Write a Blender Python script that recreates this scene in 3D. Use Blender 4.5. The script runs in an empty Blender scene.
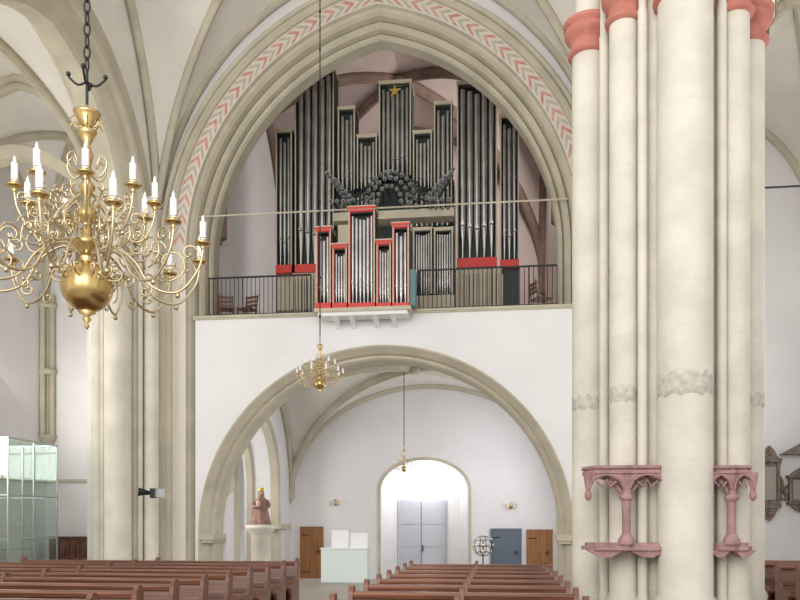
import bpy, math, random
from mathutils import Vector, Matrix
random.seed(4)
sc=bpy.context.scene
try:
    sc.view_settings.view_transform='Standard'
    sc.view_settings.look='None'
except Exception: pass

# ---------- photogrammetry (plane-by-plane rectification of the photo) ----------
YAW=math.radians(7); CS,SN=math.cos(YAW),math.sin(YAW); EYE=1.6; HOR=524.0
def sv(px,py,Y):
    k=(px-400)/800.0
    X=Y*(k*CS-SN)/(CS+k*SN); d=Y*CS-X*SN
    return X,EYE+(HOR-py)/800.0*d
def sx(px,Y): return sv(px,0,Y)[0]

# ---------- materials ----------
def mat(name,col,rough=.8,metal=0,col2=None,scale=3,bump=0,bscale=20,kind='noise',stretch=None,joints=0):
    m=bpy.data.materials.new(name); m.use_nodes=True
    nt=m.node_tree; p=nt.nodes['Principled BSDF']
    p.inputs['Base Color'].default_value=(*col,1); p.inputs['Roughness'].default_value=rough
    p.inputs['Metallic'].default_value=metal
    tc=nt.nodes.new('ShaderNodeTexCoord'); mp=nt.nodes.new('ShaderNodeMapping')
    nt.links.new(tc.outputs['Object'],mp.inputs['Vector'])
    if stretch: mp.inputs['Scale'].default_value=stretch
    if col2:
        if kind=='brick':
            t=nt.nodes.new('ShaderNodeTexBrick'); t.inputs['Scale'].default_value=scale
            t.inputs['Color1'].default_value=(*col,1); t.inputs['Color2'].default_value=(*[c*.85 for c in col],1)
            t.inputs['Mortar'].default_value=(*col2,1); t.inputs['Mortar Size'].default_value=.012
            nt.links.new(mp.outputs[0],t.inputs['Vector']); nt.links.new(t.outputs['Color'],p.inputs['Base Color'])
        else:
            t=nt.nodes.new('ShaderNodeTexNoise'); t.inputs['Scale'].default_value=scale; t.inputs['Detail'].default_value=6
            r=nt.nodes.new('ShaderNodeValToRGB'); r.color_ramp.elements[0].position=.35; r.color_ramp.elements[1].position=.65
            r.color_ramp.elements[0].color=(*col,1); r.color_ramp.elements[1].color=(*col2,1)
            nt.links.new(mp.outputs[0],t.inputs['Vector']); nt.links.new(t.outputs['Fac'],r.inputs['Fac'])
            out=r.outputs['Color']
            if joints:
                m2=nt.nodes.new('ShaderNodeMapping'); m2.inputs['Rotation'].default_value=(math.radians(-90),0,0)
                nt.links.new(tc.outputs['Object'],m2.inputs['Vector'])
                bk=nt.nodes.new('ShaderNodeTexBrick'); bk.inputs['Scale'].default_value=1; bk.inputs['Brick Width'].default_value=60; bk.inputs['Row Height'].default_value=.62
                bk.inputs['Mortar Size'].default_value=.006; bk.inputs['Color1'].default_value=(1,1,1,1); bk.inputs['Color2'].default_value=(.975,.975,.975,1); bk.inputs['Mortar'].default_value=(joints,joints,joints,1)
                nt.links.new(m2.outputs[0],bk.inputs['Vector'])
                mu=nt.nodes.new('ShaderNodeMixRGB'); mu.blend_type='MULTIPLY'; mu.inputs[0].default_value=1
                nt.links.new(out,mu.inputs[1]); nt.links.new(bk.outputs['Color'],mu.inputs[2]); out=mu.outputs[0]
            nt.links.new(out,p.inputs['Base Color'])
    if bump:
        n=nt.nodes.new('ShaderNodeTexNoise'); n.inputs['Scale'].default_value=bscale; n.inputs['Detail'].default_value=4
        bp=nt.nodes.new('ShaderNodeBump'); bp.inputs['Strength'].default_value=bump; bp.inputs['Distance'].default_value=.02
        nt.links.new(mp.outputs[0],n.inputs['Vector']); nt.links.new(n.outputs['Fac'],bp.inputs['Height']); nt.links.new(bp.outputs[0],p.inputs['Normal'])
    return m
WHITE=mat('plaster_white',(.79,.775,.77),.9,col2=(.73,.715,.71),scale=.5,bump=.15,bscale=6)
VAULT=mat('vault_plaster',(.81,.775,.71),.9,col2=(.73,.695,.63),scale=.6,bump=.15,bscale=5)
UPW=mat('tower_plaster_pinkish',(.62,.51,.47),.9,col2=(.54,.44,.41),scale=.8)
CREAM=mat('cream_limestone',(.56,.51,.395),.85,col2=(.47,.43,.33),scale=1.4,bump=.3,bscale=14,joints=.92)
PIER=mat('pier_limestone',(.70,.655,.555),.85,col2=(.60,.56,.47),scale=1.6,bump=.5,bscale=9,joints=.93)
GREYB=mat('bare_stone_patch',(.60,.56,.47),.9,col2=(.42,.39,.33),scale=9,bump=.6,bscale=14)
RIBD=mat('brown_stone_rib',(.20,.13,.105),.85,col2=(.26,.18,.14),scale=2)
RED=mat('red_sandstone',(.55,.21,.155),.85,col2=(.44,.16,.12),scale=4,bump=.3)
PINK=mat('pink_sandstone',(.43,.25,.24),.85,col2=(.31,.18,.175),scale=6,bump=.5)
CHEV=mat('chevron_red_paint',(.56,.24,.18),.85,col2=(.64,.40,.33),scale=4)
CHEV2=mat('chevron_grey_paint',(.42,.39,.33),.85,col2=(.55,.51,.43),scale=4)
BAND=mat('chevron_white_paint',(.68,.63,.54),.85)
WOOD=mat('pew_wood',(.21,.085,.046),.36,col2=(.11,.042,.023),scale=2.5,stretch=(.5,9,9))
DOORW=mat('oak_door',(.36,.16,.045),.45,col2=(.25,.10,.03),scale=3,stretch=(6,6,.5))
DKWOOD=mat('dark_wood',(.08,.035,.02),.5,col2=(.12,.05,.03),scale=3)
FLOOR=mat('stone_floor',(.40,.35,.30),.45,col2=(.22,.2,.17),scale=1.2,kind='brick')
BRASS=mat('polished_brass',(.58,.41,.17),.27,1)
BRASS2=mat('pale_gilt_brass',(.62,.51,.32),.38,1)
IRON=mat('black_iron',(.02,.02,.022),.5,.3)
CANDLE=mat('candle_wax',(.85,.84,.81),.5)
PIPE=mat('organ_pipe_tin',(.66,.645,.625),.24,.9,col2=(.50,.49,.48),scale=2)
MOUTHD=mat('mouth_shade',(.09,.09,.085),.45,.4)  # dark colour stands in for the shade inside pipe and bell mouths
TRUMP=mat('trumpet_metal',(.20,.22,.22),.35,.75)
RIM=mat('trumpet_bell_rim',(.30,.32,.32),.35,.8)
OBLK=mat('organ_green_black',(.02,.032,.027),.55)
OCRM=mat('organ_cream_paint',(.52,.47,.35),.6,col2=(.46,.41,.30),scale=3)
ORED=mat('organ_red_paint',(.62,.04,.03),.5)
OGOLD=mat('organ_gold',(.8,.55,.12),.3,.7)
GREYD=mat('grey_door_paint',(.50,.50,.54),.6)
BLUED=mat('blue_grey_door_paint',(.11,.14,.18),.5)
MINT=mat('mint_counter',(.68,.75,.72),.5)
WHITEP=mat('white_laminate',(.78,.78,.77),.5)
STEEL=mat('steel_frame',(.42,.46,.45),.35,.7)
EPI=mat('epitaph_stone',(.26,.2,.16),.8,col2=(.14,.11,.09),scale=6,bump=.6,bscale=25)
STAT=mat('statue_painted_wood',(.32,.17,.13),.6,col2=(.22,.12,.09),scale=7)
SKIN=mat('statue_face',(.5,.34,.27),.6)
TEAL=mat('teal_panel',(.12,.22,.22),.5)
GLASS=bpy.data.materials.new('clear_glass'); GLASS.use_nodes=True
nt=GLASS.node_tree; nt.nodes.clear()
o=nt.nodes.new('ShaderNodeOutputMaterial'); mx=nt.nodes.new('ShaderNodeMixShader'); tr=nt.nodes.new('ShaderNodeBsdfTransparent'); gl=nt.nodes.new('ShaderNodeBsdfGlossy')
tr.inputs[0].default_value=(.92,.96,.945,1); gl.inputs['Roughness'].default_value=.05; mx.inputs[0].default_value=.08
nt.links.new(tr.outputs[0],mx.inputs[1]); nt.links.new(gl.outputs[0],mx.inputs[2]); nt.links.new(mx.outputs[0],o.inputs[0])

# ---------- mesh builder ----------
def cr(pts,k=6):
    P=[Vector(p) for p in pts]; P=[2*P[0]-P[1]]+P+[2*P[-1]-P[-2]]; out=[]
    for i in range(1,len(P)-2):
        for j in range(k):
            t=j/k; a,b,c,d=P[i-1],P[i],P[i+1],P[i+2]
            out.append(.5*((2*b)+(c-a)*t+(2*a-5*b+4*c-d)*t*t+(3*b-a-3*c+d)*t**3))
    out.append(P[-2]); return out
class B:
    def __init__(s): s.v=[];s.f=[];s.m=[];s.sm=[];s.ms=[]
    def mi(s,m):
        if m not in s.ms: s.ms.append(m)
        return s.ms.index(m)
    def add(s,vs,fs,m,smooth=False):
        o=len(s.v); s.v+= [tuple(v) for v in vs]; i=s.mi(m)
        for f in fs: s.f.append(tuple(a+o for a in f)); s.m.append(i); s.sm.append(smooth)
    def box(s,x0,x1,y0,y1,z0,z1,m):
        x0,x1=min(x0,x1),max(x0,x1); y0,y1=min(y0,y1),max(y0,y1); z0,z1=min(z0,z1),max(z0,z1)
        v=[(x,y,z) for x in(x0,x1) for y in(y0,y1) for z in(z0,z1)]
        s.add(v,[(0,1,3,2),(4,6,7,5),(0,4,5,1),(2,3,7,6),(0,2,6,4),(1,5,7,3)],m)
    def prism(s,poly,a0,a1,m,ax='y'):
        n=len(poly)
        def q(p,a): return (p[0],a,p[1]) if ax=='y' else ((a,p[0],p[1]) if ax=='x' else (p[0],p[1],a))
        v=[q(p,a0) for p in poly]+[q(p,a1) for p in poly]
        s.add(v,[tuple(range(n)),tuple(range(2*n-1,n-1,-1))]+[(i,(i+1)%n,(i+1)%n+n,i+n) for i in range(n)],m)
    def grid(s,rows,m,smooth=True,closed=False):
        n=len(rows[0]); v=[p for r in rows for p in r]; f=[]
        for i in range(len(rows)-1):
            for j in range(n if closed else n-1):
                k=(j+1)%n; f.append((i*n+j,i*n+k,(i+1)*n+k,(i+1)*n+j))
        s.add(v,f,m,smooth)
    def tube(s,path,r,m,n=8,caps=True):
        P=[Vector(p) for p in path]; R=r if isinstance(r,(list,tuple)) else [r]*len(P)
        rows=[]; N=None
        for i,p in enumerate(P):
            t=(P[min(i+1,len(P)-1)]-P[max(i-1,0)]).normalized()
            if N is None:
                N=t.cross(Vector((0,0,1)));
                if N.length<.01: N=t.cross(Vector((0,1,0)))
            N=(N-t*N.dot(t)).normalized(); Bn=t.cross(N)
            rows.append([p+R[i]*(math.cos(a)*N+math.sin(a)*Bn) for a in [2*math.pi*k/n for k in range(n)]])
        s.grid(rows,m,True,True)
        if caps:
            s.add(rows[0],[tuple(range(n))],m); s.add(rows[-1],[tuple(range(n))],m)
    def cyl(s,p0,p1,r0,r1,m,n=12): s.tube([p0,p1],[r0,r1],m,n)
    def lathe(s,c,prof,m,n=20,sx=1,sy=1,smooth=True):
        rows=[[(c[0]+r*sx*math.cos(2*math.pi*k/n),c[1]+r*sy*math.sin(2*math.pi*k/n),c[2]+z) for k in range(n)] for r,z in prof]
        s.grid(rows,m,smooth,True)
        s.add(rows[0],[tuple(range(n))],m); s.add(rows[-1],[tuple(range(n))],m)
    def ball(s,c,r,m,n=14,sz=1):
        s.lathe(c,[(max(.001,r*math.cos(a)),r*sz*math.sin(a)) for a in [math.pi*(i/8-.5) for i in range(9)]],m,n)
    def obj(s,name,loc=(0,0,0),rot=0):
        me=bpy.data.meshes.new(name); me.from_pydata(s.v,[],s.f)
        for m in s.ms: me.materials.append(m)
        me.polygons.foreach_set('material_index',s.m); me.polygons.foreach_set('use_smooth',s.sm); me.update()
        ob=bpy.data.objects.new(name,me); ob.location=loc; ob.rotation_euler[2]=rot
        sc.collection.objects.link(ob); return ob

# arches ---------------------------------------------------
def arc(c,zs,a,R,off,n=24,zb=None):
    r=R+off; end=math.acos(-(R-a)/r); L=[]
    for i in range(n+1):
        t=math.pi+(end-math.pi)*i/n
        L.append((c-a+R+r*math.cos(t),zs+r*math.sin(t)))
    Rt=[(2*c-x,z) for x,z in reversed(L[:-1])]
    out=L+Rt
    if zb is not None: out=[(L[0][0],zb)]+out+[(Rt[-1][0],zb)]
    return out
def arch_sweep(b,c,zs,a,R,prof,m,zb=None,n=24,ax='y',smooth=False):
    rows=[]
    for off,d in prof:
        rows.append([((x,d,z) if ax=='y' else (d,x,z)) for x,z in arc(c,zs,a,R,off,n,zb)])
    b.grid(rows,m,smooth)
def wall_over(b,c,zs,a,R,off,d0,d1,ztop,m,ax='y',n=24,x0=None,x1=None,zb=None):
    pts=arc(c,zs,a,R,off,n)
    for d in (d0,d1):
        rows=[[((x,d,z) if ax=='y' else (d,x,z)) for x,z in pts],[((x,d,ztop) if ax=='y' else (d,x,ztop)) for x,z in pts]]
        b.grid(rows,m,False)
    if x0 is not None:
        for (p,q) in ((x0,pts[0][0]),(pts[-1][0],x1)):
            if q-p>.01:
                if ax=='y': b.box(p,q,d0,d1,zb,ztop,m)
                else: b.box(d0,d1,p,q,zb,ztop,m)
def ff(u,q):
    u=min(1,abs(u)); return math.sqrt(max(0,q*q-(u+q-1)**2))/math.sqrt(q*q-(q-1)**2)
def vault(name,x0,x1,y0,y1,zs,rise,q,rr,web,rib,wallrib=True,N=32):
    b=B(); cx,cy,hx,hy=(x0+x1)/2,(y0+y1)/2,(x1-x0)/2,(y1-y0)/2
    us=[math.sin(math.pi/2*(-1+2*i/N)) for i in range(N+1)]
    def z(u,v): return zs+rise*max(ff(u,q),ff(v,q))
    vs=[(cx+u*hx,cy+v*hy,z(u,v)) for v in us for u in us]; n=N+1; fs=[]
    for i in range(N):
        for j in range(N):
            A,Bb,C,D=i*n+j,i*n+j+1,(i+1)*n+j+1,(i+1)*n+j
            if (i<N/2)==(j<N/2): fs+=[(A,Bb,C),(A,C,D)]
            else: fs+=[(A,Bb,D),(Bb,C,D)]
    b.add(vs,fs,web,False)
    o=b.obj(name)
    b=B(); K=40
    S=[math.sin(math.pi/2*(-1+2*i/K)) for i in range(K+1)]
    for sg in (1,-1):
        b.tube([(cx+u*hx,cy+sg*u*hy,z(u,u)-rr*.5) for u in S],rr,rib,8)
        b.tube([(cx+u*hx,cy+sg*u*hy,z(u,u)-rr*1.35) for u in S],rr*.5,rib,8)
    if wallrib:
        for v in (-.985,.985):
            b.tube([(cx+u*hx,cy+v*hy,zs+rise*ff(u,q)-rr*.3) for u in S],rr,rib,8)
            b.tube([(cx+v*hx,cy+u*hy,zs+rise*ff(u,q)-rr*.3) for u in S],rr,rib,8)
    b.lathe((cx,cy,z(0,0)-rr*2.2),[(.05,0),(rr*2,.02),(rr*2.2,rr*1.2)],rib,16)
    b.obj('trim_ribs_'+name.replace('ceiling_',''))

# ================= SHELL =================
b=B()
b.box(-17,9.2,-4,23.0,-.7,0,FLOOR); b.box(-17,-8.1,23.0,28.6,-.7,0,FLOOR); b.box(2.6,9.2,23.0,24.2,-.7,0,FLOOR)
b.box(-8.1,2.6,23.0,33.2,-.8,-.55,FLOOR)
for i in range(3): b.box(-8.1,2.6,23.0+.3*i,23.3+.3*i,-.55,-.14*(i+1),FLOOR)
b.obj('floor')

AC,AZ,AA,AR=-3.34,9.3,4.99,6.35     # great tower arch
b=B()
prof=[(0,23.2),(0,22.75),(.05,22.67),(.12,22.67),(.16,22.75),(.18,22.52),(.25,22.44),(.33,22.44),(.37,22.52),(.39,22.26),(.46,22.16),(.53,22.12),(.56,22.0)]
arch_sweep(b,AC,AZ,AA,AR,prof,CREAM,zb=0)
arch_sweep(b,AC,AZ,AA,AR,[(.56,22.0),(.96,22.0)],BAND,zb=0)
arch_sweep(b,AC,AZ,AA,AR,[(.96,22.0),(.96,21.9),(1.03,21.82),(1.11,21.82),(1.15,21.9),(1.18,21.84),(1.26,21.8),(1.32,21.88),(1.36,22.1)],CREAM,zb=0)
b.obj('trim_tower_arch')
b=B(); NC=34
def band_pt(t,off):
    pts=arc(AC,AZ,AA,AR,off,60); f=t*(len(pts)-1); i=min(int(f),len(pts)-2); w=f-i
    return (pts[i][0]*(1-w)+pts[i+1][0]*w,21.992,pts[i][1]*(1-w)+pts[i+1][1]*w)
for k in range(NC*2):
    t=.01+(k+.3)/(NC*2)*.98; d=.013*(1 if k<NC else -1); w=.0070
    mm=CHEV if k%2==0 else CHEV2
    for o0,o1,s0,s1 in ((.60,.76,0,1),(.76,.92,1,0)):
        vs=[band_pt(min(1,max(0,t+d*s0)),o0),band_pt(min(1,max(0,t+d*s1)),o1),band_pt(min(1,max(0,t+d*s1+w)),o1),band_pt(min(1,max(0,t+d*s0+w)),o0)]
        b.add(vs,[(0,1,2,3)],mm)
b.obj('trim_chevron_painting')
b=B()
wall_over(b,AC,AZ,AA,AR,1.3,22.05,23.4,18,WHITE)
b.box(-11.9,-9.6,22.05,23.4,0,18,WHITE); b.box(2.9,4.0,22.05,23.4,0,18,WHITE)
b.obj('wall_west_nave')
LC,LZ,LA=-3.25,1.3,4.95
b=B()
wall_over(b,LC,LZ,LA,LA,.32,22.1,23.2,7.45,WHITE,n=28)
b.box(-8.64,LC-LA-.32,22.1,23.2,0,7.45,WHITE); b.box(LC+LA+.32,2.12,22.1,23.2,0,7.45,WHITE)
b.obj('wall_gallery')
b=B()
arch_sweep(b,LC,LZ,LA,LA,[(.32,23.19),(0,23.19),(0,22.5),(.05,22.42),(.12,22.42),(.15,22.3),(.30,22.08),(.345,22.06),(.345,22.11)],CREAM,zb=-.0,n=28)
for sgn in (-1,1):
    x=LC+sgn*(LA+.1); b.box(x-.22,x+.22,22.05,23.15,LZ-.16,LZ,CREAM); b.box(x-.16,x+.16,22.09,23.1,LZ-.24,LZ-.16,CREAM)
b.obj('trim_gallery_arch')
b=B(); b.box(-8.68,2.1,22.04,22.5,7.451,7.56,CREAM); b.box(-8.68,2.1,22.0,22.04,7.49,7.53,CREAM); b.obj('trim_gallery_ledge')
b=B(); b.box(-8.6,2.1,22.5,30.59,7.25,7.5,WHITE); b.obj('gallery_floor')
BY=30.6
b=B(); pc,pa,pz=-2.82,1.68,3.1
Rp=2.25
wall_over(b,pc,pz,pa,Rp,0,BY,BY+.9,18,WHITE)
b.box(-11.2,pc-pa,BY,BY+.9,-.6,18,WHITE); b.box(pc+pa,3.2,BY,BY+.9,-.6,18,WHITE)
b.obj('wall_tower_rear')
b=B()
segA=[(pc-pa,-.55)]+[(pc-pa*math.cos(t),2.9+1.15*math.sin(t)) for t in [math.pi*i/20 for i in range(21)]]+[(pc+pa,-.55)]
segB=[(pc-1.25+.05,-.55)]+[(pc+.05-1.25*math.cos(t),2.75+.75*math.sin(t)) for t in [math.pi*i/20 for i in range(21)]]+[(pc+.05+1.25,-.55)]
segO=[(pc-pa-.12,-.55)]+[(pc-(pa+.12)*math.cos(t),2.9+1.27*math.sin(t)) for t in [math.pi*i/20 for i in range(21)]]+[(pc+pa+.12,-.55)]
b.grid([[(x,BY-.03,z) for x,z in segA],[(x,BY+1.5,z) for x,z in segB]],WHITE,True)
b.grid([[(x,BY-.01,z) for x,z in segO],[(x,BY-.04,z) for x,z in segO],[(x,BY-.04,z) for x,z in segA]],CREAM,False)
top=arc(pc,pz,pa,Rp,.02,10)
b.grid([[(x,BY-.005,z) for x,z in top],[(pc-pa*math.cos(math.pi*i/20),BY-.005,2.9+1.15*math.sin(math.pi*i/20)) for i in range(21)]],WHITE,False)
b.box(pc-1.6,pc+1.6,BY+1.5,BY+1.7,-.6,4.4,WHITE)
b.obj('wall_portal_niche')
b=B()
def sidewall(b,X0,X1):
    c,a,zs=26.4,2.2,3.0
    pts=arc(c,zs,a,a*1.05,0,14)
    for x in (X0,X1):
        b.grid([[(x,y,z) for y,z in pts],[(x,y,7.3) for y,z in pts]],WHITE,False)
    b.grid([[(X0,y,z) for y,z in pts],[(X1,y,z) for y,z in pts]],WHITE,False)
    b.box(X0,X1,23.2,c-a,-.6,7.3,WHITE); b.box(X0,X1,c+a,BY,-.6,7.3,WHITE)
sidewall(b,-9.3,-8.1)
b.box(-10.6,-10.5,23.2,BY,-.6,7.3,WHITE)
b.box(-10.6,-9.3,23.2,23.3,-.6,7.3,WHITE)
b.box(-9.4,-8.4,23.41,BY,7.3,18,WHITE)
b.obj('wall_tower_south')
b=B(); b.box(2.6,3.6,23.41,BY,-.6,7.3,WHITE); b.box(1.75,3.0,23.41,BY,7.3,18,UPW); b.obj('wall_tower_north')
b=B(); b.box(-8.4,1.75,BY-.06,BY-.01,7.5,17.5,UPW); b.obj('wall_tower_rear_upper')
b=B()
arch_sweep(b,26.4,3.0,2.2,2.31,[(-.02,-8.3),(-.02,-8.02),(.1,-7.98),(.22,-7.98),(.3,-8.1)],CREAM,zb=-.5,n=14,ax='x')
arch_sweep(b,26.4,3.0,2.0,2.1,[(.2,-9.2),(0,-9.15),(0,-8.95),(.2,-8.9)],CREAM,zb=-.5,n=14,ax='x')
b.box(-8.4,-7.9,28.3,30.0,1.42,1.62,CREAM); b.box(-8.4,-7.95,24.0,24.4,1.42,1.6,CREAM)
b.obj('trim_side_arch')
vault('ceiling_tower_hall',-8.1,2.6,23.2,BY,2.6,4.35,1.0,.13,VAULT,CREAM,N=32)
vault('ceiling_tower_upper',-8.4,1.75,23.4,BY,10.3,6.5,1.12,.17,UPW,RIBD)
vault('ceiling_nave',-9.8,3.12,12.9,22.05,9.4,7.9,1.09,.12,VAULT,CREAM)
vault('ceiling_aisle_south',-17,-11.2,12.9,22.05,9.4,5.4,1.12,.13,VAULT,CREAM)
vault('ceiling_aisle_south_rear',-17,-11.2,22.05,28.4,9.4,5.2,1.12,.13,VAULT,CREAM)
vault('ceiling_aisle_north',4.0,9.0,12.9,24.0,9.4,3.9,1.12,.13,VAULT,CREAM)
def arcade(X,name):
    b=B(); c,a,R=17.45,3.5,3.85
    pr=[(1.1,-.68),(.72,-.68),(.6,-.72),(.5,-.68),(.42,-.55),(.3,-.5),(.2,-.42),(.08,-.32),(0,-.22),(0,.22),(.08,.32),(.2,.42),(.3,.5),(.42,.55),(.5,.68),(.6,.72),(.72,.68),(1.1,.68)]
    arch_sweep(b,c,9.4,a,R,[(o,X+d) for o,d in pr],CREAM,ax='x',n=20)
    wall_over(b,c,9.4,a,R,.7,X-.66,X+.66,18,VAULT,ax='x',n=20,x0=12.9,x1=22.05,zb=9.4)
    b.obj(name)
arcade(-10.5,'trim_arcade_south'); arcade(3.56,'trim_arcade_north')
b=B(); arch_sweep(b,-14.1,9.4,2.7,2.95,[(.3,21.7),(0,21.85),(0,22.25),(.3,22.4)],CREAM,n=18); b.obj('trim_aisle_arch')
b=B(); b.box(-17.3,-10.7,28.4,28.8,0,18,WHITE); b.box(-11.4,-10.7,23.41,28.39,0,18,WHITE); b.obj('wall_west_aisle_south')
b=B(); b.box(-17.3,-17,3,28.4,0,18,WHITE); b.obj('wall_south')
b=B(); b.box(3.61,8.99,24.0,24.4,0,18,WHITE); b.obj('wall_west_aisle_north')
b=B(); b.box(9.0,9.3,3,24.0,0,18,WHITE); b.obj('wall_north')
b=B()
zA=sv(80,481,28.4)[1]
b.box(-17,-11.4,28.32,28.4,zA-.05,zA+.06,CREAM); b.box(-17,-16.9,10,28.4,zA-.05,zA+.06,CREAM)
for i,(dx,dy,r) in enumerate(((.12,-.1,.14),(.34,-.12,.1),(.1,-.36,.1))):
    b.cyl((-17+dx,28.4+dy,4.9),(-17+dx,28.4+dy,10.2),r,r,CREAM,12)
b.lathe((-16.85,28.25,4.35),[(.05,0),(.14,.15),(.28,.4),(.34,.5),(.34,.58)],CREAM,14)
for z in (7.2,9.7): b.lathe((-16.85,28.25,z),[(.26,0),(.36,.08),(.36,.16),(.26,.22)],CREAM,14)
b.obj('trim_aisle_shaft')

# ================= PIERS =================
def pier(name,cx,cy,west=False):
    b=B(); top=9.02; CAP=PIER if west else RED
    core=[]
    for k in range(8):
        a=math.pi/8+k*math.pi/4; core.append((cx+1.04*math.cos(a),cy+1.04*math.sin(a)))
    b.prism(core,0,10.6,PIER,ax='z')
    sh=[(0,-1.2,.375),(0,1.2,.375),(-1.2,0,.26),(1.2,0,.24)]
    for a in (1,-1):
        for c in (1,-1): sh.append((.78*a,.78*c,.21)); 
    for sx_,sy_ in ((-.55,-1.0),(.55,-1.0),(-1.02,-.42),(1.02,-.42)): sh.append((sx_,sy_,.07))
    for x,y,r in sh:
        big=r>.15
        segs=[(r*1.28,0),(r*1.28,.25),(r*1.12,.42),(r*1.2,.5),(r,.6)]
        b.lathe((cx+x,cy+y,0),segs+[(r,3.2),(r*1.0,6.0),(r,top)],PIER,28)
        b.cyl((cx+x,cy+y,top),(cx+x,cy+y,10.8),r*.85,r*.8,PIER,18)
        if big:
            prof=[(r,0),(r+.06,.03),(r+.07,.07),(r+.02,.11),(r+.02,.24),(r+.07,.29),(r+.11,.34),(r+.12,.41),(r+.06,.44),(r+.13,.48),(r+.14,.54),(r,.56)]
            if west: prof=[(r,0),(r+.03,.03),(r+.02,.07),(r+.02,.24),(r+.06,.34),(r+.08,.41),(r,.44)]
            b.lathe((cx+x,cy+y,top-.08),prof,CAP,24)
    if not west:
        for kk,(x,y,r,h) in enumerate(((0,-1.2,.375,.30),(-1.2,0,.26,.2),(1.2,0,.24,.2),(-.78,-.78,.21,.22))):
            n=32; rows=[]
            for j,(rr_,zz) in enumerate(((r,0),(r+.003,.01),(r+.003,h),(r,h+.01))):
                rows.append([(cx+x+rr_*math.cos(2*math.pi*k/n),cy+y+rr_*math.sin(2*math.pi*k/n),3.38+zz+(.03*math.sin(k*1.9+kk)+.02*math.sin(k*3.3))*(1 if j>1 else .7)) for k in range(n)])
            b.grid(rows,GREYB,True,True)
    b.obj(name)
pier('compound_pier',2.62,12.9)
pier('engaged_pier',-10.5,22.35,True)
pier('compound_pier',-10.5,12.3,True)

def bracket(name,x0,x1,y,zt,zb):
    b=B(); cx=(x0+x1)/2; w=(x1-x0)/2
    def plan(e,f): return [(x0-e,y+.38),(x0-e,y+.12),(x0+.14,y-f),(cx-.08,y-f),(cx,y-f-.06),(cx+.08,y-f),(x1-.14,y-f),(x1+e,y+.12),(x1+e,y+.38)]
    b.prism(plan(0,.16),zt-.04,zt,PINK,ax='z'); b.prism(plan(-.03,.12),zt-.07,zt-.04,PINK,ax='z'); b.prism(plan(-.01,.145),zt-.11,zt-.07,PINK,ax='z')
    pts=[]
    for c0,c1 in ((x0+.02,cx),(cx,x1-.02)):
        m=(c0+c1)/2; h=(c1-c0)/2
        for i in range(9):
            u=-1+2*i/8
            pts.append((m+h*u*.8,zt-.33+.17*math.sqrt(max(0,1-u*u))*(1 if abs(u)>.01 else 1.14)))
        if c1==cx: pts+=[(cx-.045,zt-.42),(cx,zt-.46),(cx+.045,zt-.42)]
    poly=[(x0+.02,zt-.09),(x0+.02,zt-.30),(x0+.045,zt-.4)]+pts+[(x1-.045,zt-.4),(x1-.02,zt-.30),(x1-.02,zt-.09)]
    b.prism(poly,y-.12,y+.0,PINK)
    for c0,c1 in ((x0+.02,cx),(cx,x1-.02)):   # raised mouldings and cusps on each little arch
        m=(c0+c1)/2; h=(c1-c0)/2
        b.tube([(m+h*u*.86,y-.13,zt-.33+.2*math.sqrt(max(0,1-u*u))) for u in [-1+2*i/12 for i in range(13)]],.016,PINK,6)
        b.tube([(m-h*.5,y-.1,zt-.22),(m-h*.18,y-.1,zt-.30),(m,y-.1,zt-.2),(m+h*.18,y-.1,zt-.30),(m+h*.5,y-.1,zt-.22)],.018,PINK,6)
    for x in (x0+.05,x1-.05,cx): b.lathe((x,y-.08,zt-.5),[(.01,0),(.045,.04),(.05,.1),(.03,.14),(.06,.3),(.07,.4)],PINK,10)
    for s in (-1,1):
        b.tube(cr([(cx,y-.02,zt-.45),(cx+s*w*.35,y+.0,zt-.22),(cx+s*w*.8,y+.1,zt-.1)],5),.035,PINK,6)
    b.cyl((cx,y-.06,zb+.1),(cx,y-.06,zt-.4),.06,.06,PINK,12)
    b.lathe((cx,y-.06,zt-.5),[(.06,0),(.1,.03),(.1,.07),(.06,.1)],PINK,10)
    b.lathe((cx,y-.06,zb+.08),[(.12,0),(.12,.06),(.07,.14)],PINK,10)
    b.prism(plan(0,.16),zb+.0,zb+.05,PINK,ax='z'); b.prism(plan(-.05,.1),zb+.05,zb+.1,PINK,ax='z')
    for c in (x0+w*.5,x1-w*.5):
        b.prism([(c-w*.45,zb),(c+w*.45,zb),(c+w*.12,zb-.1),(c-w*.12,zb-.1)],y-.12,y+.25,PINK)
    b.obj(name)
yb=11.7
bracket('statue_bracket',sx(584,yb),sx(668,yb),yb,sv(626,466,yb)[1],sv(626,550,yb)[1])
bracket('statue_bracket',sx(706,yb),sx(755,yb),yb,sv(730,466,yb)[1],sv(730,550,yb)[1])

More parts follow.
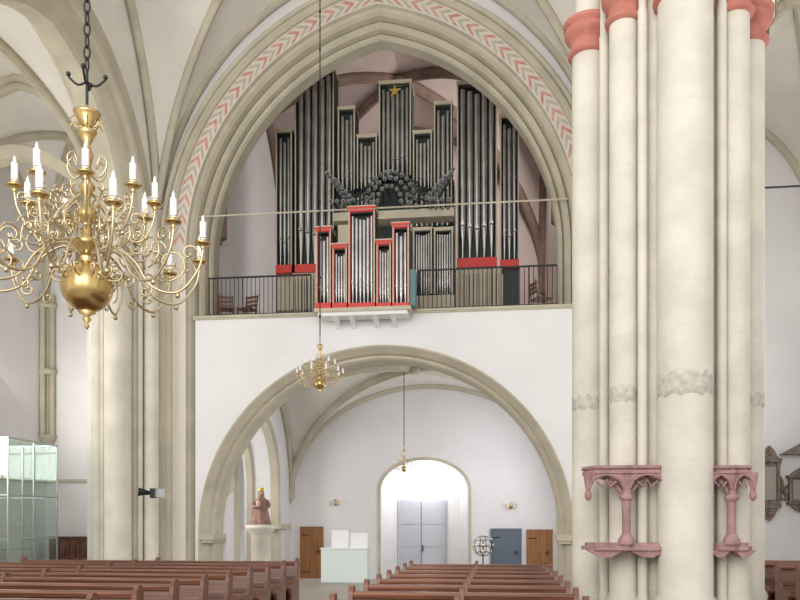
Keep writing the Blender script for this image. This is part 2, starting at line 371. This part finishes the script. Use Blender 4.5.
# ================= ORGAN =================
def pipe(b,x,y,zb,zt,r,foot,m=PIPE):
    b.tube([(x,y,zb),(x,y,zb+foot),(x,y,zt)],[r*.3,r,r],m,10)
    w=r*.62
    b.box(x-w,x+w,y-r*1.03,y-r*.8,zb+foot+.01,zb+foot+max(.035,r*.5),MOUTHD)
    b.prism([(x-w,zb+foot+r*.5),(x+w,zb+foot+r*.5),(x,zb+foot+r*2.6)],y-r*1.05,y-r*.9,m)
def bay(b,p0,p1,pt,pb,Y,n,dep=.7,red=8,gap=.18,vee=.5,fr=.045,redframe=False):
    X0,Z1=sv(p0,pt,Y); X1,Z1b=sv(p1,pt,Y); Z0=sv((p0+p1)/2,pb,Y)[1]; Z1=(Z1+Z1b)/2
    F=ORED if redframe else OCRM
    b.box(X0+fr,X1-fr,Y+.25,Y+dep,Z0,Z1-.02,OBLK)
    for x,s in ((X0,1),(X1,-1)):
        b.box(x,x+s*fr,Y,Y+dep,Z0,Z1,OBLK); b.box(x,x+s*fr*.85,Y-.03,Y,Z0,Z1,OCRM)
        b.box(x+s*fr*.85,x+s*fr*(1.35 if redframe else 1.25),Y-.02,Y+.02,Z0,Z1,F if redframe else OBLK)
    b.box(X0-.02,X1+.02,Y-.04,Y+dep,Z1,Z1+.05,OCRM); b.box(X0+.01,X1-.01,Y-.035,Y+.1,Z1-.05,Z1,F)
    rh=red/800*Y
    if red: b.box(X0,X1,Y-.04,Y+dep,Z0,Z0+rh,ORED)
    W=(X1-X0-2*fr-.02)/n
    for i in range(n):
        x=X0+fr+.01+W*(i+.5); u=abs((i+.5)/n-.5)*2
        H=Z1-Z0-rh
        foot=min(.9,H*.16)+vee*u*H*.10
        b_t=Z1-.08-gap*(1-u)*1.2-random.random()*.04-gap*.3
        pipe(b,x,Y+.08,Z0+rh,b_t,W*.43,foot)
    for i in range(3):
        b.box(X0+fr,X1-fr,Y+.02+.01*i,Y+.05,Z1-.08-.001*i,Z1-.05,OBLK)
b=B(); OY=24.8
bay(b,276,292,131,273,OY,3)
bay(b,295,334,70,272,OY,5,vee=.3)
bay(b,338,355,108,190,OY,3,red=0)
bay(b,357,377,136,188,OY,4,red=0)
bay(b,379,411,82,176,OY,6,red=0,dep=.9,vee=.6)
bay(b,413,432,132,188,OY,4,red=0)
bay(b,434,452,103,222,OY,3,red=0)
bay(b,457,497,82,267,OY,5,red=9,vee=.3)
bay(b,500,519,116,267,OY,3,red=7)
def rbox(p0,p1,pt,pb,Y0,Y1,m):
    X0,Z1=sv(p0,pt,Y0); X1,Z0=sv(p1,pb,Y0); b.box(X0,X1,Y0,Y1,Z0,Z1,m)
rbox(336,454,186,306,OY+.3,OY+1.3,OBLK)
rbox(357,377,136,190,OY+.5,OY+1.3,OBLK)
for p0,p1,pt in ((292,334,273),(457,502,268)):
    rbox(p0,p1,pt,308,OY+.05,OY+.7,OCRM)
    X0=sx(p0,OY); X1=sx(p1,OY); Z1=sv(p0,pt+3,OY)[1]
    x=X0+.05
    while x<X1-.05:
        b.box(x,x+.035,OY,OY+.05,7.55,Z1,OCRM); b.box(x+.035,x+.05,OY+.03,OY+.05,7.6,Z1-.1,OBLK); x+=.1
rbox(276,292,274,310,OY+.2,OY+.6,OCRM); rbox(503,519,268,306,OY+.2,OY+.6,OBLK)
for p0,p1 in ((340,376),(404,450)):
    X0=sx(p0,OY+.1); X1=sx(p1,OY+.1); n=9
    for i in range(n): pipe(b,X0+(X1-X0)*(i+.5)/n,OY+.12,sv(400,226,OY)[1],sv(400,196-2*(i%3),OY)[1],.05,.2)
for p0,p1 in ((413,432),(434,453)):
    bay(b,p0,p1,229,294,24.2,6,red=0,dep=.5,fr=.05,gap=.05)
rbox(412,454,296,309,24.15,24.7,OCRM)
rbox(338,352,225,308,24.2,24.6,OCRM)
X,Z=sv(395,92,OY); st=[(X+(.2 if i%2==0 else .075)*math.sin(math.pi*i/5),Z+(.2 if i%2==0 else .075)*math.cos(math.pi*i/5)) for i in range(10)]
b.prism(st,OY-.08,OY-.045,OGOLD)
# horizontal trumpets (en chamade)
def trump(px,py,L,dx,dz,r=.085):
    X,Z=sv(px,py,OY-.6); y=OY+.3
    P=[(X-dx,y,Z-dz),(X-dx*.3,y-L*.65,Z-dz*.3),(X,y-L*.9,Z),(X+dx*.06,y-L,Z+dz*.05)]
    b.tube(P,[.018,.035,r*.62,r],TRUMP,10,caps=False)
    x,yy,z=P[-1]; n=10
    b.grid([[(x+q*math.cos(2*math.pi*k/n),yy-e,z+q*math.sin(2*math.pi*k/n)) for k in range(n)] for q,e in ((r,0),(r*1.08,.006),(r*.85,.004),(r*.5,-.08),(.01,-.2))],RIM,True,True)
    b.grid([[(x+q*math.cos(2*math.pi*k/n),yy+.03,z+q*math.sin(2*math.pi*k/n)) for k in range(n)] for q in (r*.75,.005)],MOUTHD,True,True)  # dark disc colours in the shade inside the open bell
for i in range(15):
    a=math.pi*(i/14); trump(391-26*math.cos(a),205-34*math.sin(a),.9,.6*math.cos(a),-.2,.065)
for i in range(11):
    a=math.pi*(i/10); trump(391-19*math.cos(a),205-25*math.sin(a),1.1,.35*math.cos(a),-.2*math.sin(a),.065)
for i in range(8):
    a=math.pi*(i/7); trump(391-12*math.cos(a),206-15*math.sin(a),1.3,.2*math.cos(a),-.15*math.sin(a),.06)
for i in range(8): trump(329+2.8*i,176+4.0*i,1.1,-.3,.2,.065)
for i in range(6): trump(337+3.6*i,184+4*i,1.2,-.2,.15,.065)
for i in range(4): trump(334+6*i,207,1.35,-.1,.1,.06)
for i in range(8): trump(453-2.8*i,172+4.2*i,1.1,.3,.2,.065)
for i in range(6): trump(445-3.6*i,181+4.2*i,1.2,.2,.15,.065)
for i in range(4): trump(449-6*i,205,1.35,.1,.1,.06)
rbox(333,454,213,215.5,OY-.4,OY+.3,OCRM)
b.obj('pipe_organ')
b=B(); RY=21.45
for (p0,p1,pt,n) in ((316,331,230,3),(332.5,347,247,4),(348.5,375,210,6),(376.5,391,243,4),(392.5,409,226,3)):
    bay(b,p0,p1,pt,309,RY,n,dep=.54,red=6,fr=.04,redframe=True,gap=.12,vee=.7)
    X0,Z1=sv(p0,pt,RY); X1=sx(p1,RY)
    b.box(X0-.03,X1+.03,RY-.07,RY+.56,Z1+.051,Z1+.085,OCRM); b.box(X0-.03,X1+.03,RY-.08,RY-.06,Z1+.0,Z1+.05,ORED)
X0,Z0=sv(316,309,RY); X1=sx(409,RY)
b.box(X0-.05,X1+.05,RY-.06,RY+.54,Z0-.1,Z0,OCRM); b.box(X0+.05,X1-.05,RY,RY+.54,Z0-.2,Z0-.1,WHITEP)
for px in (334,350,374,392):
    x=sx(px,RY); b.prism([(RY+.02,Z0-.2),(22.09,Z0-.2),(22.09,Z0-.42),(21.95,Z0-.36)],x-.06,x+.06,WHITEP,ax='x')
b.box(sx(409,RY)+.0,sx(415,RY),RY+.1,RY+.5,Z0+.05,sv(410,268,RY)[1],TEAL)
b.obj('chair_organ')

def railing(name,x0,x1):
    b=B(); y=22.3; z0,z1=7.56,8.72
    b.box(x0,x1,y-.025,y+.025,z1-.04,z1,IRON); b.box(x0,x1,y-.02,y+.02,z0+.06,z0+.09,IRON)
    n=int((x1-x0)/.125)
    for i in range(n+1):
        x=x0+(x1-x0)*i/n; r=.02 if i%8==0 else .011
        b.cyl((x,y,z0-.0),(x,y,z1-.02),r,r,IRON,6)
    b.obj(name)
railing('gallery_railing',-8.3,sx(316,22.3)-.15); railing('gallery_railing',sx(419,22.3),1.6)
b=B(); z=sv(380,208,22.3)[1]; b.cyl((-8.6,22.3,z),(1.9,22.3,z),.026,.026,CREAM,8); b.obj('tie_rod')
b=B(); b.cyl((4.0,19.5,sv(780,187,19.5)[1]),(8.98,19.5,sv(780,187,19.5)[1]),.025,.025,IRON,8); b.obj('tie_rod')
def chair(x,y,z,rot,name='wooden_chair'):
    b=B()
    for sx_ in (-.2,.2):
        b.cyl((sx_,-.2,0),(sx_,-.2,.45),.02,.02,WOOD,8); b.tube([(sx_,.2,0),(sx_,.2,.45),(sx_,.28,.95)],.02,WOOD,8)
    b.box(-.23,.23,-.23,.22,.44,.48,WOOD)
    for zz in (.6,.72,.84): b.box(-.2,.2,.22,.27,zz,zz+.07,WOOD)
    b.obj(name,(x,y,z),rot)
chair(-8.0,22.9,7.5,.4); chair(-7.4,23.0,7.5,-.3); chair(1.2,23.0,7.5,2.0)

# ================= CHANDELIERS =================
def chandelier(name,loc,S,n1,n2,ztop,seg=6,R1=1.14,cand=.03):
    b=B()
    b.lathe((0,0,0),[(.005,-.48),(.03,-.45),(.015,-.41),(.05,-.37),(.03,-.33),(.10,-.29),(.07,-.27)]+[(.285*math.cos(a),.285*math.sin(a)) for a in [math.radians(-70+14*i) for i in range(11)]]+
      [(.08,.28),(.12,.31),(.06,.35),(.05,.42),(.12,.47),(.13,.52),(.06,.57),(.045,.7),(.11,.78),(.12,.84),(.05,.9),(.035,1.0),(.08,1.08),(.09,1.14),(.035,1.2),(.03,1.32),(.05,1.4),(.07,1.5),(.03,1.6),(.09,1.72),(.11,1.76),(.04,1.8),(.14,1.94),(.15,1.97),(.03,2.0),(.01,2.08)],BRASS,22)
    def arms(n,R,zr,zc,dip,ph,rad):
        for i in range(n):
            a=ph+2*math.pi*i/n; ca,sa=math.cos(a),math.sin(a)
            T=lambda r,z:(r*ca,r*sa,z)
            m=BRASS2
            path=cr([T(.06,zr),T(R*.2,zr+.10),T(R*.4,zr-.05),T(R*.55,zr-dip),T(R*.78,zr-dip*1.2),T(R*.95,zr-dip*.5),T(R,zc-.08),T(R,zc)],5)
            b.tube(path,rad,m,seg)
            def spiral(r0,z0,rr,s0,turn,sg):
                pts=[]
                for k in range(13):
                    t=k/12; rad_=rr*(1-.8*t); an=s0+sg*turn*t
                    pts.append(T(r0+rad_*math.cos(an),z0+rad_*math.sin(an)))
                b.tube(pts,rad*.75,m,5)
                b.ball(pts[-1],rad*1.5,m,6)
            spiral(R*.42,zr+dip*.35,R*.15,math.pi,7.5,-1)
            spiral(R*.72,zr-dip*.25,R*.15,-math.pi/2,7.5,1)
            spiral(R*.88,zr+dip*.1,R*.09,-.5,6,1)
            spiral(R*.25,zr-dip*.6,R*.11,math.pi/2,7,1)
            spiral(R*.6,zr+dip*.25,R*.08,0,6,1)
            spiral(R*.5,zr-dip*1.15,R*.07,1,6,-1)
            b.ball(T(R*.78,zr-dip*1.2-.04),rad*2,m,6)
            x,y,_=T(R,0)
            b.lathe((x,y,zc-.02),[(.012,-.05),(.03,-.02),(.018,0),(.08,.015),(.095,.035),(.035,.03),(.03,.07),(.042,.09)],BRASS,12)
            b.cyl((x,y,zc+.05),(x,y,zc+.25),cand,cand,CANDLE,8)
            b.lathe((x,y,zc+.25),[(.008,0),(.02,.02),(.016,.05),(.002,.085)],CANDLE,8)
    arms(n1,R1,.36,.50,.34,.16,.015); arms(n2,.74,.86,.98,.26,.3,.013)
    for i in range(6):
        a=i*math.pi/3; T=lambda r,z:(r*math.cos(a),r*math.sin(a),z)
        b.tube(cr([T(.03,1.3),T(.16,1.24),T(.24,1.38),T(.17,1.47),T(.12,1.38)],4),.012,BRASS2,5)
        b.tube(cr([T(.03,1.1),T(.14,1.02),T(.2,1.12),T(.14,1.18)],4),.011,BRASS2,5)
        b.tube(cr([T(.03,1.86),T(.10,1.8),T(.15,1.88),T(.2,1.83)],4),.009,BRASS,5)
    top=(ztop-loc[2])/S
    b.cyl((0,0,2.05),(0,0,2.45),.018,.018,IRON,6)
    if S>.8:
        for i in range(4):
            a=.3+i*math.pi/2; b.tube(cr([(0,0,2.32),(.1*math.cos(a),.1*math.sin(a),2.28),(.2*math.cos(a),.2*math.sin(a),2.36)],4),.013,IRON,6); b.ball((.2*math.cos(a),.2*math.sin(a),2.39),.028,IRON,8)
        z=2.45;k=0
        while z<top and z<6.5:
            pts=[(.035*math.cos(t)*(1 if k%2 else 0),.035*math.cos(t)*(0 if k%2 else 1),z+.07+.08*math.sin(t)) for t in [2*math.pi*j/10 for j in range(11)]]
            b.tube(pts,.011,IRON,5,caps=False); z+=.13;k+=1
        b.cyl((0,0,z),(0,0,top),.012,.012,IRON,6)
    else:
        b.cyl((0,0,2.4),(0,0,top),.014/S,.014/S,IRON,6)
        z=3.4
        while z<top-1:
            b.ball((0,0,z),.06,IRON,8,1.6); z+=1.9
    o=b.obj(name,loc); o.scale=(S,S,S); return o
X,Z=sv(87,287,8.55); chandelier('brass_chandelier',(X,8.55,Z),1.0,12,9,15.5,R1=1.3,cand=.038)
X,Z=sv(320,384,19.6); chandelier('brass_chandelier',(X,19.6,Z),.5,10,6,15.9,seg=5,cand=.05)
X,Z=sv(404,469,26.6); chandelier('brass_chandelier',(X,26.6,Z),.33,8,5,6.85,seg=5,cand=.05)

# ================= PEWS =================
def pew_mesh(L):
    b=B()
    b.prism([(.40,.44),(.43,.44),(.53,.86),(.50,.86)],.05,L-.05,WOOD,ax='x')
    b.prism([(.47,.85),(.57,.85),(.58,.90),(.55,.92),(.48,.92),(.46,.89)],.03,L-.03,WOOD,ax='x')
    b.prism([(.42,.60),(.44,.60),(.455,.66),(.435,.66)],.05,L-.05,DKWOOD,ax='x')
    b.box(.04,L-.04,.02,.43,.42,.46,WOOD); b.box(.04,L-.04,.30,.33,.06,.42,WOOD)
    b.box(.04,L-.04,.55,.72,.60,.625,WOOD); b.box(.04,L-.04,.60,.75,.14,.17,WOOD)
    for x in (0,L/2-.025,L-.05):
        b.prism([(0,0),(.62,0),(.62,.12),(.57,.2),(.60,.62),(.62,.9),(.59,.97),(.52,.98),(.46,.92),(.41,.66),(.34,.56),(.05,.52),(0,.46),(.05,.3),(.04,.1)],x,x+.05,WOOD,ax='x')
    return b
def pews(x0,x1,ys):
    b=pew_mesh(x1-x0); first=None
    for y in ys:
        if first is None: first=b.obj('church_pew',(x0,y,0))
        else:
            o=bpy.data.objects.new('church_pew',first.data); o.location=(x0,y,0); sc.collection.objects.link(o)
pews(-9.0,-3.62,[6.3+.93*i for i in range(9)])
pews(-1.5,.78,[5.6+.93*i for i in range(9)])
pews(4.55,8.6,[9.6+.93*i for i in range(7)])
pews(-15.5,-12.4,[13.5+.95*i for i in range(5)])

# ================= DOORS & FURNITURE =================
def door(name,x0,x1,y,z0,z1,m,planks=5,fr=None):
    b=B(); fr=fr or m
    b.box(x0,x1,y-.06,y,z0,z1,m)
    b.box(x0-.06,x0,y-.09,y,z0,z1+.06,fr); b.box(x1,x1+.06,y-.09,y,z0,z1+.06,fr); b.box(x0,x1,y-.09,y,z1,z1+.06,fr)
    w=(x1-x0)/planks
    for i in range(planks): b.box(x0+w*i+.012,x0+w*(i+1)-.012,y-.075,y-.05,z0+.02,z1-.02,m)
    b.box(x1-.14,x1-.1,y-.13,y-.07,z0+1.0,z0+1.15,IRON); b.cyl((x1-.12,y-.13,z0+1.08),(x1-.24,y-.13,z0+1.08),.012,.012,IRON,6)
    for zz in (z0+.25,z1-.3): b.box(x0,x0+.3,y-.085,y-.07,zz,zz+.04,IRON)
    b.obj(name)
for nm,p0,p1,pt,m in (('door_1',302,322,528,DOORW),('door_2',528,551,531,DOORW),('door_3',492,520,530,BLUED)):
    x0,z=sv(p0,pt,BY); x1=sx(p1,BY); door(nm,x0,x1,BY-.005,-.55,z,m)
b=B(); y=BY+1.495; x0,z1=sv(398,502,y); x1=sx(445,y); xm=(x0+x1)/2
b.box(x0-.07,x1+.07,y-.06,y,-.55,z1+.07,GREYD)
for a0,a1 in ((x0,xm-.015),(xm+.015,x1)):
    b.box(a0,a1,y-.1,y-.05,-.55,z1,GREYD)
    for zz in (-.4,.7,1.6):
        b.box(a0+.12,a1-.12,y-.12,y-.1,zz,zz+.75 if zz>0 else .5,GREYD)
b.box(xm-.015,xm+.015,y-.095,y-.06,-.55,z1,IRON)
b.box(xm+.05,xm+.09,y-.17,y-.1,.5,.75,IRON)
b.obj('door_4')
def sconce(px,py):
    x,z=sv(px,py,BY); b=B()
    b.lathe((x,BY-.07,z),[(.02,-.12),(.05,-.06),(.06,0),(.05,.06),(.02,.14)],BRASS,10)
    for s in (-1,1):
        b.tube(cr([(x,BY-.06,z-.02),(x+s*.1,BY-.14,z-.1),(x+s*.2,BY-.2,z-.05),(x+s*.2,BY-.2,z+.03)],4),.012,BRASS,6)
        b.lathe((x+s*.2,BY-.2,z+.03),[(.02,0),(.05,.02),(.02,.03)],BRASS,8); b.cyl((x+s*.2,BY-.2,z+.04),(x+s*.2,BY-.2,z+.22),.018,.018,CANDLE,8)
    b.obj('wall_sconce')
sconce(336,503); sconce(511,506)
b=B(); Y=21.0
x0,zt=sv(321,548,Y); x1=sx(367,Y)
b.box(x0,x1,Y,Y+.6,.04,zt-.03,MINT); b.box(x0-.02,x1+.02,Y-.02,Y+.62,zt-.03,zt,WHITEP); b.box(x0+.03,x1-.03,Y+.02,Y+.5,0,.05,STEEL)
for p0,p1,pt in ((332,349,530),(351,368,533)):
    a,z=sv(p0,pt,Y+.5); c=sx(p1,Y+.5); b.box(a,c,Y+.45,Y+.5,zt-.02,z,WHITEP); b.box(a,c,Y+.3,Y+.5,zt,zt+.03,WHITEP)
b.obj('reception_counter')
X,Z=sv(483,546,27.0); b=B(); r=.34
for k in range(5):
    a=math.pi*k/5; b.tube([(r*math.cos(t)*math.cos(a),r*math.cos(t)*math.sin(a),r*math.sin(t)) for t in [2*math.pi*j/24 for j in range(25)]],.009,IRON,5,caps=False)
for zz in (-.2,0,.2):
    q=math.sqrt(r*r-zz*zz); b.tube([(q*math.cos(t),q*math.sin(t),zz) for t in [2*math.pi*j/24 for j in range(25)]],.010,IRON,5,caps=False)
    for j in range(8):
        t=2*math.pi*j/8; b.cyl((q*math.cos(t),q*math.sin(t),zz),(q*math.cos(t),q*math.sin(t),zz+.08),.02,.02,CANDLE,6)
b.cyl((0,0,-.55-Z+.02),(0,0,.25),.025,.02,IRON,8); b.lathe((0,0,-.55-Z),[(.28,0),(.28,.03),(.06,.07),(.03,.15)],IRON,16); b.ball((0,0,0),.07,BRASS,10)
b.cyl((0,0,.25),(0,0,.5),.02,.02,CANDLE,8)
b.obj('candle_globe_stand',(X,27.0,Z))
X,Z=sv(538,565,26.0); b=B(); h=Z+.55
b.box(-.45,.45,-.3,.3,h-.04,h,DOORW); b.box(-.4,.4,-.25,.25,h-.14,h-.04,DOORW)
for a in (-.38,.38):
    for c in (-.23,.23): b.cyl((a,c,0),(a,c,h-.1),.025,.03,DOORW,8)
b.obj('wooden_table',(X,26.0,-.55))
Y=26.4; b=B()
X=sx(261,Y)
b.lathe((X,Y,-.55),[(.5,0),(.5,.2),(.42,.28),(.36,.34),(.34,.4),(.34,1.75),(.4,1.82),(.42,1.9),(.5,1.98),(.52,2.1),(.3,2.12)],PIER,24)
b.obj('stone_pedestal')
def statue():
    b=B(); n=28; prof=[(.30,0),(.31,.08),(.27,.25),(.23,.45),(.20,.6),(.21,.72),(.225,.82),(.17,.89),(.07,.93),(.055,.98)]
    rows=[]
    for r,z in prof:
        fold=.06*max(0,1-z/.7)
        rows.append([((r*(1+fold*3*math.sin(7*t+z*4)))*math.cos(t),(r*.8*(1+fold*3*math.sin(7*t+z*4)))*math.sin(t),z) for t in [2*math.pi*k/n for k in range(n)]])
    b.grid(rows,STAT,True,True)
    b.ball((0,-.01,1.06),.085,SKIN,14,1.25); b.ball((0,-.1,1.05),.018,SKIN,8)
    for s in (-1,1): b.ball((s*.03,-.085,1.075),.011,IRON,6)
    b.lathe((0,.02,1.0),[(.13,-.12),(.115,.0),(.105,.1),(.07,.16),(.01,.18)],STAT,14)
    b.lathe((0,0,1.15),[(.09,0),(.10,.03),(.12,.1),(.085,.05)],OGOLD,8)
    b.tube(cr([(.2,0,.82),(.26,-.06,.66),(.18,-.2,.58),(.06,-.25,.62)],5),[.07]*5+[.06]*5+[.05]*5+[.04],STAT,8)
    b.tube(cr([(-.2,0,.82),(-.27,-.05,.66),(-.2,-.18,.6),(-.1,-.24,.66)],5),[.07]*5+[.06]*5+[.05]*5+[.04],STAT,8)
    b.lathe((-.1,-.22,.6),[(.06,0),(.08,.08),(.07,.18),(.03,.24)],SKIN,10); b.ball((-.1,-.23,.88),.05,SKIN,10)
    b.obj('madonna_statue',(X,Y,1.575),.35)
statue()
X,Z=sv(152,493,20.6); b=B()
b.box(X-.08,X+.08,20.55,21.0,Z-.02,Z+.03,IRON)
b.tube([(X-.05,20.6,Z),(X-.22,20.5,Z+.02),(X-.32,20.45,Z+.03)],[.05,.09,.12],IRON,12)
b.box(X+.04,X+.34,20.5,20.65,Z-.12,Z+.1,STEEL); b.box(X+.0,X+.12,20.45,20.7,Z-.14,Z+.12,IRON)
b.cyl((X,20.6,Z),(X,20.95,Z),.03,.03,IRON,8)
b.obj('spotlight_fixture')
b=B(); X1,Z=sv(57,446,21.5); X0=X1-3.2; Y0,Y1=19.2,21.5
b.box(X0,X1,Y0,Y1,0,.1,STEEL)
xs=[X1-.0,X1-1.05,X1-2.1,X0]
for x in xs:
    for y in (Y0,Y1): b.box(x-.02,x+.02,y-.02,y+.02,.1,Z,STEEL)
b.box(X1-.02,X1+.02,(Y0+Y1)/2-.02,(Y0+Y1)/2+.02,.1,Z,STEEL)
for z in (Z,2.35,1.2):
    for y in (Y0,Y1): b.box(X0,X1,y-.018,y+.018,z-.02,z+.02,STEEL)
    for x in (X0,X1): b.box(x-.018,x+.018,Y0,Y1,z-.02,z+.02,STEEL)
for y in (Y0,Y1): b.box(X0+.02,X1-.02,y-.005,y+.005,.12,Z-.02,GLASS)
b.box(X1-.005,X1+.005,Y0+.02,Y1-.02,.12,Z-.02,GLASS); b.box(X0+.02,X1-.02,Y0+.02,Y1-.02,Z-.01,Z,GLASS)
for z in (.9,1.5,2.1): b.box(X1-.9,X1-.3,20.1,20.8,z,z+.02,GLASS)
b.box(X1-.95,X1-.25,20.0,20.9,.1,.5,DKWOOD)
b.obj('glass_enclosure')
b=B(); Y=28.3; x0,z1=sv(55,538,Y); x1=sx(97,Y)
b.box(x0,x1,Y-.4,Y+.02,0,z1,DKWOOD); b.box(x0-.04,x1+.04,Y-.44,Y+.02,z1,z1+.06,DKWOOD)
w=(x1-x0)/4
for i in range(4):
    b.box(x0+w*i+.05,x0+w*(i+1)-.05,Y-.43,Y-.4,.15,z1-.12,WOOD); b.lathe((x0+w*(i+.5),Y-.43,z1*.55),[(.02,-.2),(.09,-.1),(.05,0),(.09,.1),(.02,.2)],DKWOOD,8)
b.obj('carved_choir_bench')
mat_tab=mat('epitaph_tablet',(.34,.3,.26),.7)
def epitaph(name,px,pt,pb,w):
    Y=23.99; x,z1=sv(px,pt,Y); z0=sv(px,pb,Y)[1]; h=z1-z0; b=B()
    b.box(x-w*.42,x+w*.42,Y-.12,Y,z0+h*.2,z1-h*.2,EPI)
    b.box(x-w*.3,x+w*.3,Y-.14,Y-.1,z0+h*.28,z1-h*.28,mat_tab)
    for s in (-1,1):
        b.lathe((x+s*w*.4,Y-.16,z0+h*.22),[(.06,0),(.06,.04),(.04,.06),(.045,h*.25),(.04,h*.5),(.06,h*.53),(.06,h*.56)],EPI,10)
        b.tube(cr([(x+s*w*.45,Y-.06,z0+h*.6),(x+s*w*.62,Y-.08,z0+h*.5),(x+s*w*.5,Y-.08,z0+h*.35),(x+s*w*.6,Y-.08,z0+h*.28)],4),.045,EPI,6)
    b.box(x-w*.52,x+w*.52,Y-.22,Y,z1-h*.22,z1-h*.17,EPI); b.box(x-w*.5,x+w*.5,Y-.2,Y,z0+h*.17,z0+h*.22,EPI)
    b.prism([(x-w*.4,z1-h*.17),(x+w*.4,z1-h*.17),(x+w*.2,z1-h*.06),(x,z1),(x-w*.2,z1-h*.06)],Y-.16,Y,EPI)
    b.prism([(x-w*.4,z0+h*.17),(x+w*.4,z0+h*.17),(x+w*.2,z0+h*.05),(x,z0),(x-w*.2,z0+h*.05)],Y-.14,Y,EPI)
    b.ball((x,Y-.16,z1-h*.1),.08,EPI,8); b.ball((x,Y-.14,z0+h*.1),.07,EPI,8)
    b.obj(name)
epitaph('wall_epitaph',768,446,521,.6)
epitaph('wall_epitaph',799,468,512,.7)
b=B(); x,z=sv(779,455,23.99); b.prism([(x,z),(x+.8,z),(x+.8,z+.45)],23.7,23.99,EPI); b.obj('epitaph_cornice')

# ================= LIGHTS =================
w=bpy.data.worlds.new('world'); sc.world=w; w.use_nodes=True
w.node_tree.nodes['Background'].inputs[0].default_value=(.98,.985,1,1); w.node_tree.nodes['Background'].inputs[1].default_value=1.22
def area(name,loc,tgt,sx_,sy_,e,col=(1,1,1)):
    l=bpy.data.lights.new(name,'AREA'); l.shape='RECTANGLE'; l.size=sx_; l.size_y=sy_; l.energy=e; l.color=col
    o=bpy.data.objects.new(name,l); o.location=loc; d=Vector(tgt)-Vector(loc); o.rotation_euler=d.to_track_quat('-Z','Y').to_euler(); sc.collection.objects.link(o)
area('choir_fill_light',(-3.3,-3,9),(-3.3,22,10),10,9,1600,(1,.98,.95))  # area light added behind the camera; no window is built there
area('north_fill_light',(8.7,17,6),(0,18,8),5,6,600,(1,.99,.97))  # added fill for the north aisle; its wall has no window
area('south_fill_light',(-16.7,16,6),(-8,20,9),6,6,950,(1,.98,.94))  # area light added to brighten the south aisle, no window modelled
area('south_rear_fill_light',(-16.8,25.0,6.5),(-12,26,8),3,5,230,(1,.96,.89))  # further added light for the rear south aisle, without a window
area('tower_hall_fill',(1.9,26.8,4.2),(-4,27,2.5),2.5,2,220,(.9,.92,1))  # soft fill light added inside the hall, no fixture
area('tower_recess_fill',(-10.4,25.4,3.2),(-8,26.4,3),2.0,3,190)  # added light to brighten the side recess; the wall behind is solid
area('tower_upper_fill',(1.2,26.5,14),(-5,27,11),2.5,2,320,(1,.96,.93))  # fill light added to brighten the upper tower room
def point(name,loc,e,r=.03,col=(1,1,1)):
    l=bpy.data.lights.new(name,'POINT'); l.energy=e; l.shadow_soft_size=r; l.color=col
    o=bpy.data.objects.new(name,l); o.location=loc; sc.collection.objects.link(o)
point('portal_fill',(pc,BY+.45,3.5),80,.04,(.95,.97,1))  # bare point light added to brighten the niche, no lamp there

cam=bpy.data.cameras.new('camera'); co=bpy.data.objects.new('camera',cam); sc.collection.objects.link(co)
co.location=(0,0,EYE); co.rotation_euler=(math.pi/2,0,YAW); cam.lens=36; cam.sensor_width=36; cam.shift_y=(HOR-300)/800; cam.clip_end=200
sc.camera=co
